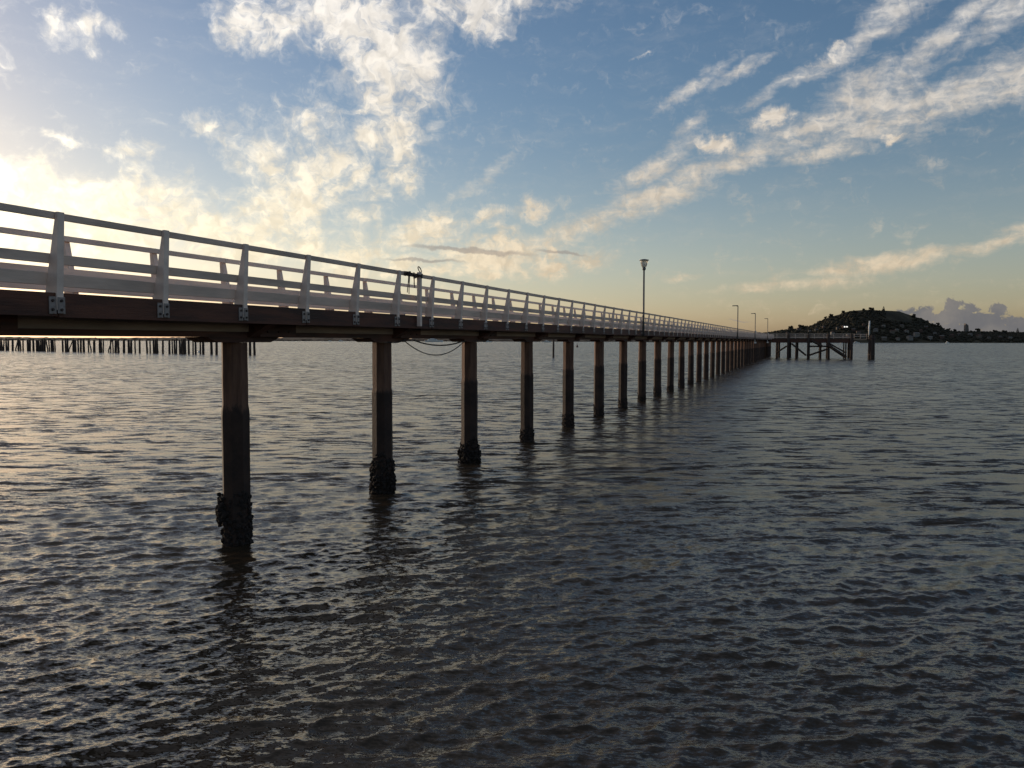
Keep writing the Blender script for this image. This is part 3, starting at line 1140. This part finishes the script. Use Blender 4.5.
for i, (xb, xt, wp) in enumerate(OP):
    invY = (11.0 + (15.3 - 11.0) * xb / 254.0) / F / E
    Yd = 1.0 / invY + random.choice((0, 0, 3.5, 5))
    X0 = (xb - 512) / F * Yd
    X1 = (xt - 512) / F * Yd
    rad = wp / F * Yd / 2
    zt = E + random.uniform(-0.15, 0.45)
    mb = MB()
    pr = mb
    jx = random.uniform(-.06, .06)
    mb.tube([(0, 0, -4), (jx, 0, 0.8), ((X1 - X0) * 0.55, 0, 2.2), (X1 - X0, 0, zt - 0.15), (X1 - X0, 0.02, zt)], [rad * 1.08, rad * 1.05, rad, rad * 0.96, rad * random.uniform(.45, .9)], 8)
    o = mb.build('old_pile', m_oldpile, None, True, loc=(X0, Yd, 0))
    leaning = abs(xt - xb) > 1.2
    if xb > 240:
        lab = 'last old timber pile at the right end of the derelict row' if xb > 253 else 'old timber pile second from the right end of the derelict row'
        tag(o, lab, 'pile', 'old piles of the derelict wharf')
    elif leaning:
        nb = {16.0: 'first leaning old pile from the left edge of the photo', 48.2: 'old pile leaning slightly left at the end of a tight clump',
              69.2: 'old pile tilted steeply to the right, between the first and second near railing posts', 91.2: 'thin old pile tilted left near the middle of the derelict row',
              108.8: 'old pile tilted to the right, crossing an upright one'}[xb]
        tag(o, nb, 'pile', 'old piles of the derelict wharf')
    else:
        anchors = [(0, 'the left edge of the photo'), (16, 'the first leaning pile'), (27, 'the first wider gap in the row'), (48.2, 'the leaning pile ending the clump'), (62, 'the wide gap before the near post'),
                   (69.2, 'the pile tilted steeply right'), (91.2, 'the thin tilted pile mid row'), (108.8, 'the crossing tilted pile'), (138, 'the gap before the second railing post'), (161, 'the second near railing post'),
                   (187, 'the dense clump past the second railing post'), (208, 'the widest gap before the first pier pile'), (222, 'the left side of the first pier pile')]
        ax, an = [a_ for a_ in anchors if a_[0] <= xb][-1]
        nth_ = sum(1 for a_ in OP[:i + 1] if a_[0] >= ax and abs(a_[1] - a_[0]) <= 1.2)
        od = ['first', 'second', 'third', 'fourth', 'fifth', 'sixth', 'seventh', 'eighth', 'ninth', 'tenth', 'eleventh', 'twelfth'][nth_ - 1]
        tag(o, od + ' upright old pile right of ' + an, 'pile', 'old piles of the derelict wharf')


# ------------------------------------------------------------------ far land
def land_strip(name, m, sil, d0, d1, d2, lab, jag=0.0, step=1.0, shore_z=0.6):
    """terrain whose ridge follows the measured skyline; sil = [(px, py)], d0 shore, d1 ridge, d2 back"""
    xs = np.arange(sil[0][0], sil[-1][0] + 0.01, step)
    ys = np.interp(xs, [s[0] for s in sil], [s[1] for s in sil])
    rr_ = np.random.default_rng(5)
    rows = [(d0 - 12, None), (d0, shore_z)] + [(d0 + (d1 - d0) * t, t) for t in (0.12, 0.25, 0.4, 0.55, 0.7, 0.85, 1.0)] + [(d1 + (d2 - d1) * t, -t) for t in (0.35, 0.7, 1.0)]
    vs, fs = [], []
    for i, (dist, t) in enumerate(rows):
        for j, (x, y) in enumerate(zip(xs, ys)):
            d_ = ray(x, y)
            hr = EYE + d_.z / d_.y * d1
            if t is None: z = -2.0
            elif i == 1: z = shore_z
            elif t > 0:
                s = t ** 0.8
                z = shore_z + 1.0 + (hr - shore_z - 1.0) * (s * 0.88 + 0.12 * t * t) * (1 + (0.10 * math.sin(j * 0.35 + i * 1.7) * (1 - t)))
            else:
                z = hr * (1 + t * 1.05)
            z += rr_.normal(0, jag) if (t is not None and 0 < t) else 0
            hx = (x - 512) / F
            vs.append((hx * dist, dist, z))
    n = len(xs)
    for i in range(len(rows) - 1):
        for j in range(n - 1):
            fs.append((i * n + j, i * n + j + 1, (i + 1) * n + j + 1, (i + 1) * n + j))
    mb = MB()
    mb.add(vs, fs)
    o = mb.build(name, m, None, True)
    tag(o, lab, kind='structure')
    return xs, ys, rows, vs, n


sil_r = [(640, 341), (690, 339.5), (720, 337.5), (740, 335.5), (760, 334), (772, 332.5), (780, 331), (790, 329.5), (800, 328), (808, 326.5), (813, 324), (820, 321), (828, 317), (838, 314.5), (843, 312.5), (850, 310.8), (862, 310),
         (872, 310), (880, 310.5), (890, 310.8), (898, 311.3), (904, 313.5), (912, 316), (920, 319), (930, 324), (938, 325.5), (944, 330), (952, 332), (965, 332), (980, 332), (1000, 333), (1024, 333), (1080, 334), (1150, 330), (1250, 334), (1400, 337)]
D0, D1, D2 = 2400.0, 2720.0, 3300.0
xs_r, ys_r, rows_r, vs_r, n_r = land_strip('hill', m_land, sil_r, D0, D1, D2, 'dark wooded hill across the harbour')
sil_l = [(-700, 337), (-300, 335.5), (-100, 336.5), (0, 336.8), (60, 337.6), (120, 338), (180, 337.2), (240, 338), (300, 337.4), (360, 338.2), (420, 338.5), (470, 338), (520, 338.6), (580, 338.4), (640, 339), (700, 339.5), (760, 339.5)]
land_strip('far_shore', m_shore, sil_l, 3300.0, 3700.0, 4600.0, 'low hazy far shore', jag=0.8, step=3.0)


def ground_r(px, dist):
    """height of the hill at a column and distance"""
    j = int(round((px - xs_r[0])))
    j = max(0, min(n_r - 1, j))
    ds = [r_[0] for r_ in rows_r]
    zs = [vs_r[i * n_r + j][2] for i in range(len(rows_r))]
    return float(np.interp(dist, ds, zs))


def place_on_hill(px, py):
    """distance on the slope where this pixel meets the hill"""
    for dist in np.arange(D0 + 2, D1, 2.0):
        d_ = ray(px, py)
        zr = EYE + d_.z / d_.y * dist
        if zr <= ground_r(px, dist):
            return dist
    return D1 - 2


# tree prototypes: trunk with limbs, crown of leaf-sized faces in clumps
def leafy(mb, c, r, n, flat=0.8, size=0.5, rs_=random):
    for _ in range(n):
        while True:
            p = Vector((rs_.uniform(-1, 1), rs_.uniform(-1, 1), rs_.uniform(-1, 1)))
            if p.length < 1: break
        p = p.normalized() * (p.length ** 0.5)
        q = Vector((c[0] + p.x * r, c[1] + p.y * r, c[2] + p.z * r * flat))
        a = Vector((rs_.gauss(0, 1), rs_.gauss(0, 1), rs_.gauss(0, 1))).normalized()
        b = a.orthogonal().normalized()
        s = size * rs_.uniform(.6, 1.4)
        t = a.cross(b)
        mb.add([q + b * s, q + t * s * .6, q - b * s, q - t * s * .6], [(0, 1, 2, 3)])


def make_tree(seed, h, wd, label):
    rs_ = random.Random(seed)
    root = empty('broadleaf_tree')
    tr = MB()
    tr.tube([(0, 0, -1.5), (0.1, 0, h * .3), (rs_.uniform(-.3, .3), 0, h * .6)], [h * .045, h * .035, h * .02], 6)
    for k in range(5):
        a = rs_.uniform(0, 2 * PI)
        tr.tube([(0, 0, h * (.28 + .05 * k)), (wd * .3 * math.cos(a), wd * .3 * math.sin(a), h * (.5 + .06 * k))], [h * .02, h * .008], 5)
    tr.build('trunk', m_trunk, root)
    cr = MB()
    for k in range(13):
        a = rs_.uniform(0, 2 * PI)
        rad = rs_.uniform(.0, .38) * wd
        z = h * rs_.uniform(.20, .82)
        r_ = wd * rs_.uniform(.14, .26) * (1.15 - 0.5 * z / h)
        leafy(cr, (rad * math.cos(a), rad * math.sin(a), z), r_, 55, .8, h * .05, rs_)
        cr.blob((rad * math.cos(a), rad * math.sin(a), z), r_ * .72, .3, 1)
    cr.build('crown', m_leaf, root)
    return root


def make_pine(seed, h):
    rs_ = random.Random(seed)
    root = empty('norfolk_pine')
    tr = MB()
    tr.tube([(0, 0, -1.5), (0, 0, h * .98)], [h * .025, h * .005], 6)
    tr.build('trunk', m_trunk, root)
    cr = MB()
    for k in range(13):
        z = h * (.15 + .82 * k / 13)
        L = h * .24 * (1 - k / 13.5) + h * .02
        for j in range(6):
            a = 2 * PI * j / 6 + k * .5
            e = (L * math.cos(a), L * math.sin(a), z + L * .12)
            cr.tube([(0, 0, z), e], [h * .014, h * .010], 4)
            leafy(cr, (e[0] * .75, e[1] * .75, z + L * .1), L * .32, 14, .5, h * .022, rs_)
    cr.build('crown', m_leaf, root)
    return root


protos = [reg(make_tree(31, 13, 15, '')), reg(make_tree(32, 15, 12, '')), reg(make_tree(33, 11, 17, ''))]
pineproto = reg(make_pine(40, 24))
used = set()


def put_tree(kind, px, dist, hgt, label, group='trees on the hill skyline'):
    pr = pineproto if kind == 'pine' else protos[kind]
    base = {'pine': 24.0, 0: 13.0, 1: 15.0, 2: 11.0}[kind]
    if pr.name in used: o = copy_tree(pr)
    else:
        o = pr
        used.add(pr.name)
    hx = (px - 512) / F
    o.location = (hx * dist, dist, ground_r(px, dist) - 0.28 * hgt)
    s = hgt * 1.02 / base
    o.scale = (s, s, s)
    o.rotation_euler = (0, 0, random.uniform(0, 6))
    tag(o, label, 'tree', group)
    return o


PXM = D1 / F        # metres in a pixel at the ridge
special = [
    (0, 790.5, 5.5, 'rounded tree at the foot of the hill, just over the landing railing', 1.0),
    (2, 800, 4.5, 'broad dark tree right of the rounded one, low on the hillside', 1.0),
    (1, 824.5, 4.5, 'small pointed tree on the left slope of the hill skyline', 1.0),
    (0, 829.5, 4.2, 'round tree on the left slope beside the small pointed one', 1.0),
    (2, 842, 3.2, 'low tree at the left shoulder of the hilltop', 1.0),
    (0, 862, 2.6, 'leftmost of the two low trees on the hilltop', 1.0),
    (2, 869.5, 4.0, 'tallest clump of crown on the hilltop', 1.0),
    (0, 912.5, 3.3, 'dark tree on the right slope of the hill skyline', 1.0),
    (1, 926, 3.2, 'tree low on the right slope of the hill skyline', 1.0),
    (2, 937, 3.6, 'wide tree where the right slope ends', 1.0),
    (1, 948, 4.5, 'slim tree right of the slope end, left of the dark tower', 1.0),
    (0, 953.5, 4.2, 'round tree just left of the dark tower', 1.0),
    (2, 977, 4.8, 'broad tree just right of the dark tower', 1.0),
    (0, 993, 4.0, 'round tree between the tower and the conifer', 1.0),
    (2, 1003, 3.6, 'low broad tree left of the conifer', 1.0),
]
for kd, px, hp, lab, _ in special:
    put_tree(kd, px, D1 - 6, hp * PXM + 2, lab)
put_tree('pine', 1016.5, D1 - 6, 7.5 * PXM, 'pointed conifer on the low skyline at the far right')
put_tree('pine', 882.2, D1 - 6, 7.0 * PXM, 'slim dark spire of a conifer on the very top of the hill')
put_tree(1, 751, D1 - 200, 8.0 * PXM, 'lone tree rising over the pier railing between the second and third lamps')
# more of the skyline, trees all alike at this size
for i in range(70):
    px = random.uniform(742, 1075)
    if 845 < px < 862 or 885 < px < 905: continue
    put_tree(random.choice((0, 1, 2)), px, random.uniform(D1 - 60, D1 - 5), random.uniform(1.8, 3.4) * PXM, 'small dark tree on the far hill ridge', 'small trees on the ridge')

# unbroken bush on the slopes
mb = MB()
for i in range(4200):
    px = random.uniform(735, 1120)
    t = random.random()
    dist = D0 + 14 + (D1 - D0 - 30) * t
    if 884 < px < 912 and t > 0.62: continue          # open grass near the top
    z = ground_r(px, dist)
    r_ = random.uniform(3.0, 6.5)
    if t < 0.3: r_ *= 0.8
    mb.blob(((px - 512) / F * dist, dist, z + r_ * .35), r_, .35, 1, (1, 1, .85))
tag(mb.build('bush', m_leaf), 'dense dark bush covering the far hillside', 'bush', kind='stuff')

# scrub on the far left shore
mb = MB()
for i in range(1100):
    px = random.uniform(-60, 740)
    dist = random.uniform(3310, 3650)
    r_ = random.uniform(4, 8)
    mb.blob(((px - 512) / F * dist, dist, 1 + (dist - 3300) / 400 * 7), r_, .35, 1, (1.6, 1, .7))
tag(mb.build('shore_scrub', m_shore), 'low scrub and buildings mass along the hazy far shore', 'scrub', kind='stuff')


# houses on the hill
def make_house(w, d, h, rh, wallm, roofm, hip):
    root = empty('house')
    mb = MB()
    mb.box(-w / 2, w / 2, -d / 2, d / 2, -4, h)
    mb.build('wall', wallm, root)
    mb = MB()
    e = 0.5
    rx = w / 2 - (d / 2 if hip else -0.0)
    vs = [(-w / 2 - e, -d / 2 - e, h + .02), (w / 2 + e, -d / 2 - e, h + .02), (w / 2 + e, d / 2 + e, h + .02), (-w / 2 - e, d / 2 + e, h + .02), (-max(rx, .5), 0, h + rh), (max(rx, .5), 0, h + rh)]
    mb.add(vs, [(0, 1, 5, 4), (2, 3, 4, 5), (1, 2, 5), (3, 0, 4), (3, 2, 1, 0)])
    mb.build('roof', roofm, root)
    mb = MB()
    for k in range(3):
        x = -w / 2 + w * (k + .5) / 3
        mb.box(x - .7, x + .7, -d / 2 - .06, -d / 2 - .01, h * .35, h * .8)
    mb.build('window', m_glassd, root)['label'] = 'row of dark windows'
    return root


hp_ = []
for i in range(9):
    hp_.append(reg(make_house(random.uniform(9, 14), random.uniform(7, 9), random.uniform(3.5, 6.5), random.uniform(2, 3.2), m_walls[i % 3], m_roofs[(i // 3 + i) % 3], i % 2)))
houses = [
    (874, 331, 1, 1.0, 'pale house low on the hill, right of the white marker pole'), (881.5, 327, 4, .8, 'small pale house above and right of the marker pole'), (890.5, 333, 0, .9, 'cream house under the middle of the hilltop'),
    (895, 331, 6, .8, 'grey roofed house right of the hill centre'), (900, 327, 3, 1.0, 'pinkish roofed house highest on the right hillside'), (904.5, 332, 7, 1.0, 'wide low house under the pinkish roofed one'),
    (908, 339, 1, 1.25, 'white house on the shore right of the hill centre'), (914.5, 336, 4, 1.3, 'long pale roofed house just above the shore houses'), (919, 332, 5, .9, 'dim house behind the long pale roof'),
    (924, 328, 8, .8, 'small house high near the right slope'), (857, 334, 0, .9, 'small house left of the marker pole'), (861, 337, 3, 1.2, 'wide house just left of the marker pole near the shore'),
    (882.5, 339.5, 6, 1.0, 'grey house on the shore right of the thick mooring pile'), (862, 326, 5, .8, 'dim house halfway up the hill, left of the marker pole'), (866, 329, 8, .8, 'dim house right of its twin halfway up the hill'),
    (815, 331, 1, .8, 'small pale house over the landing, on the left hillside'), (808.5, 332.5, 4, .8, 'pale cottage above the left part of the landing'), (797.5, 330.5, 0, .9, 'cream house between the two dark trees low on the left'),
    (836, 329, 3, .8, 'red roofed house left of the bright windows'), (831, 334, 7, 1.0, 'wide house above the middle of the landing'), (822, 328, 8, .7, 'small brown house on the left slope'),
    (940, 338, 2, 1.0, 'brick house on the shore below the slope end'), (950, 337, 5, 1.0, 'brown house left of the tower near the shore'), (957, 335, 7, .9, 'pale house just under the dark tower'),
    (968, 336, 4, 1.0, 'pale roofed house right of the tower foot'), (977, 338, 0, 1.1, 'cream house right of the tower on the shore'), (987, 339, 3, .9, 'low house midway between tower and conifer'),
    (1008, 339, 6, .9, 'grey house below the conifer on the shore'), (998, 338, 8, .8, 'small brown house left of the conifer'), (928, 339, 4, 1.1, 'pale house on the shore left of the brick one'),
    (847, 337, 6, 1.0, 'grey house behind the right end of the landing'), (896, 339.5, 7, .9, 'low grey house on the shore left of the white one'), (852, 331, 2, .8, 'brick house up from the right end of the landing'),
    (933, 334, 1, .7, 'small white house at the foot of the right slope'), (786, 334.5, 5, .8, 'dim house at the left foot of the hill'),
]
hused = set()
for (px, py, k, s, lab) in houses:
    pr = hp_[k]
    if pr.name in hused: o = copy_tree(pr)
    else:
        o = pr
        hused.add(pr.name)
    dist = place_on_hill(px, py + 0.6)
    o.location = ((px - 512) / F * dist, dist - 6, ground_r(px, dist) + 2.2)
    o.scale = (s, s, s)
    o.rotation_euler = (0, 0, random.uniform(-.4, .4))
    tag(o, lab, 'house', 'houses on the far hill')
for pr in hp_:
    if pr.name not in hused:
        for c in list(pr.children): bpy.data.objects.remove(c)
        bpy.data.objects.remove(pr)

# house with two lit windows
m_lit = bpy.data.materials.new('lit_window')
m_lit.use_nodes = True
b_ = m_lit.node_tree.nodes['Principled BSDF']
b_.inputs['Emission Color'].default_value = (1, .95, .85, 1)
b_.inputs['Emission Strength'].default_value = 1.2
lh = empty('clubhouse')
dist = place_on_hill(843, 328.5)
lh.location = ((843.2 - 512) / F * dist, dist - 8, ground_r(843, dist) + 2.0)
tag(lh, 'building halfway up the hill with two brightly lit windows', 'building')
mb = MB()
mb.box(-9, 9, -5, 5, -4, 5.2)
mb.build('wall', m_walls[2], lh)
mb = MB()
mb.add([(-9.5, -5.5, 5.22), (9.5, -5.5, 5.22), (9.5, 5.5, 5.22), (-9.5, 5.5, 5.22), (-5, 0, 7.5), (5, 0, 7.5)], [(0, 1, 5, 4), (2, 3, 4, 5), (1, 2, 5), (3, 0, 4), (3, 2, 1, 0)])
mb.build('roof', m_roofs[1], lh)
for x0 in (-5.8, 1.2):
    mb = MB()
    mb.box(x0, x0 + 4.6, -5.1, -5.02, 1.2, 4.4)
    mb.build('window', m_lit, lh)

# dark tower block
tw = empty('tower')
dist = D1 + 10
tw.location = ((965.3 - 512) / F * dist, dist, ground_r(965, dist) - 2)
tag(tw, 'lone dark tower with sloping top rising from the low right skyline', 'tower')
mb = MB()
mb.hexa([(-6, -5, 0), (6.5, -5, 0), (6.5, 5, 0), (-6, 5, 0)], [(-5.5, -5, 31), (3.5, -5, 25), (3.5, 5, 25), (-5.5, 5, 31)])
mb.build('shaft', m_concrete, tw)
mb = MB()
for k in range(6):
    z = 5 + 3.4 * k
    mb.box(-4.6, 3.0, -5.12, -5.02, z, z + 1.3)
mb.build('window_band', m_glassd, tw)


# ------------------------------------------------------------------ boats and marks on the water
def boat(name, px, Yd, L, Hh, label, cat, mast=0.0, group=None, rz=0.0):
    root = empty(name, ((px - 512) / F * Yd, Yd, 0), rz)
    tag(root, label, cat, group)
    mb = MB()
    w = L * .26
    st = [(-.5, .8, .0), (-.2, 1, .0), (.2, .9, .02), (.42, .45, .06), (.5, .04, .10)]
    vs, fs = [], []
    for x, b, rise in st:
        hz = Hh * .42 + rise * Hh
        vs += [(x * L, -b * w / 2, hz), (x * L * .96, -b * w * .35, -.3), (x * L * .96, b * w * .35, -.3), (x * L, b * w / 2, hz)]
    for i in range(len(st) - 1):
        for k in range(4):
            k2 = (k + 1) % 4
            fs.append((i * 4 + k, (i + 1) * 4 + k, (i + 1) * 4 + k2, i * 4 + k2))
    fs += [(3, 2, 1, 0), (16, 17, 18, 19)]
    mb.add(vs, fs)
    mb.build('hull', m_hull, root)
    mb = MB()
    mb.hexa([(-L * .34, -w * .36, Hh * .425), (L * .22, -w * .34, Hh * .425), (L * .22, w * .34, Hh * .425), (-L * .34, w * .36, Hh * .425)],
            [(-L * .30, -w * .30, Hh * .80), (L * .12, -w * .28, Hh * .80), (L * .12, w * .28, Hh * .80), (-L * .30, w * .30, Hh * .80)])
    mb.hexa([(-L * .20, -w * .24, Hh * .802), (L * .05, -w * .24, Hh * .802), (L * .05, w * .24, Hh * .802), (-L * .20, w * .24, Hh * .802)],
            [(-L * .18, -w * .2, Hh), (0, -w * .2, Hh), (0, w * .2, Hh), (-L * .18, w * .2, Hh)])
    mb.build('cabin', m_hull, root)
    mb = MB()
    mb.box(-L * .27, L * .12, -w * .365, -w * .345, Hh * .55, Hh * .68)
    mb.build('window', m_glassd, root)
    if mast:
        mb = MB()
        mb.tube([(L * .05, 0, Hh * .4), (L * .05, 0, mast)], .12, 5)
        mb.build('mast', m_metal, root)
    return root


boat('ferry', 434, 2050, 46, 9.0, 'white ferry seen in the gap between the deck and the hanging cable', 'ferry', rz=0.15)
boat('motor_boat', 487, 2000, 24, 4.2, 'low pale boat left of the fourth pier pile, on the far water', 'boat', rz=0.3)
boat('motor_boat', 547, 1900, 18, 4.6, 'pale boat just left of the thin marker pile', 'boat', rz=-0.2)
boat('motor_boat', 341, 2700, 16, 5.0, 'tiny white boat left of the second pier pile', 'boat')
boat('motor_boat', 330, 2650, 12, 4.0, 'tiniest white boat under the deck between the first two piles', 'boat', mast=13)
boat('motor_boat', 946.8, 1950, 8, 4.4, 'small white boat off the shore left of the tower', 'boat')
boat('motor_boat', 793, 1500, 5.5, 3.2, 'small white boat showing under the left of the timber landing', 'boat')
boat('motor_boat', 841.5, 1500, 4.6, 2.8, 'small white boat showing under the right of the timber landing', 'boat')
boat('motor_boat', 856, 2330, 19, 3.2, 'long low white boat lying left of the thick mooring pile', 'boat')

mk = empty('channel_marker', ((553.3 - 512) / F * 200, 200, 0))
tag(mk, 'thin dark marker pile standing alone beyond the pier', 'marker pile')
mb = MB()
mb.tube([(0, 0, -4), (0, 0, 2), (0.03, 0, E + 0.25)], [.26, .24, .22], 8)
mb.build('pile', m_oldpile, mk, True)
mb = MB()
mb.tube([(0.03, 0, E + 0.2), (0.03, 0, E + 0.9)], [.03, .03], 6)
mb.box(-.25, .31, -.03, .03, E + .55, E + .95)
mb.build('topmark', m_bolt, mk)

by = empty('buoy', ((577 - 512) / F * 520, 520, 0))
tag(by, 'small dark buoy floating alone just right of the fifth pier pile', 'buoy')
mb = MB()
lathe(mb, [(.3, -.4), (.75, 0), (.75, .5), (.35, 1.1), (.15, 1.7)], 12)
mb.build('float', m_orange, by, True)
mb = MB()
mb.tube([(0, 0, 1.6), (0, 0, 2.3)], .06, 6)
mb.blob((0, 0, 2.4), .2, 0, 2)
mb.build('topmark', m_bolt, by)

bw = empty('mooring_buoy', ((199.2 - 512) / F * 262, 262, 0))
tag(bw, 'tiny white mooring buoy floating in front of the old pile row', 'buoy')
mb = MB()
mb.blob((0, 0, .1), .42, 0, 3)
mb.build('float', m_hull, bw, True)
mb = MB()
mb.tube([(0, 0, .45), (0.08, 0, .62), (0, 0, .75), (-.08, 0, .62), (0, 0, .45)], .03, 5)
mb.build('ring', m_bolt, bw)
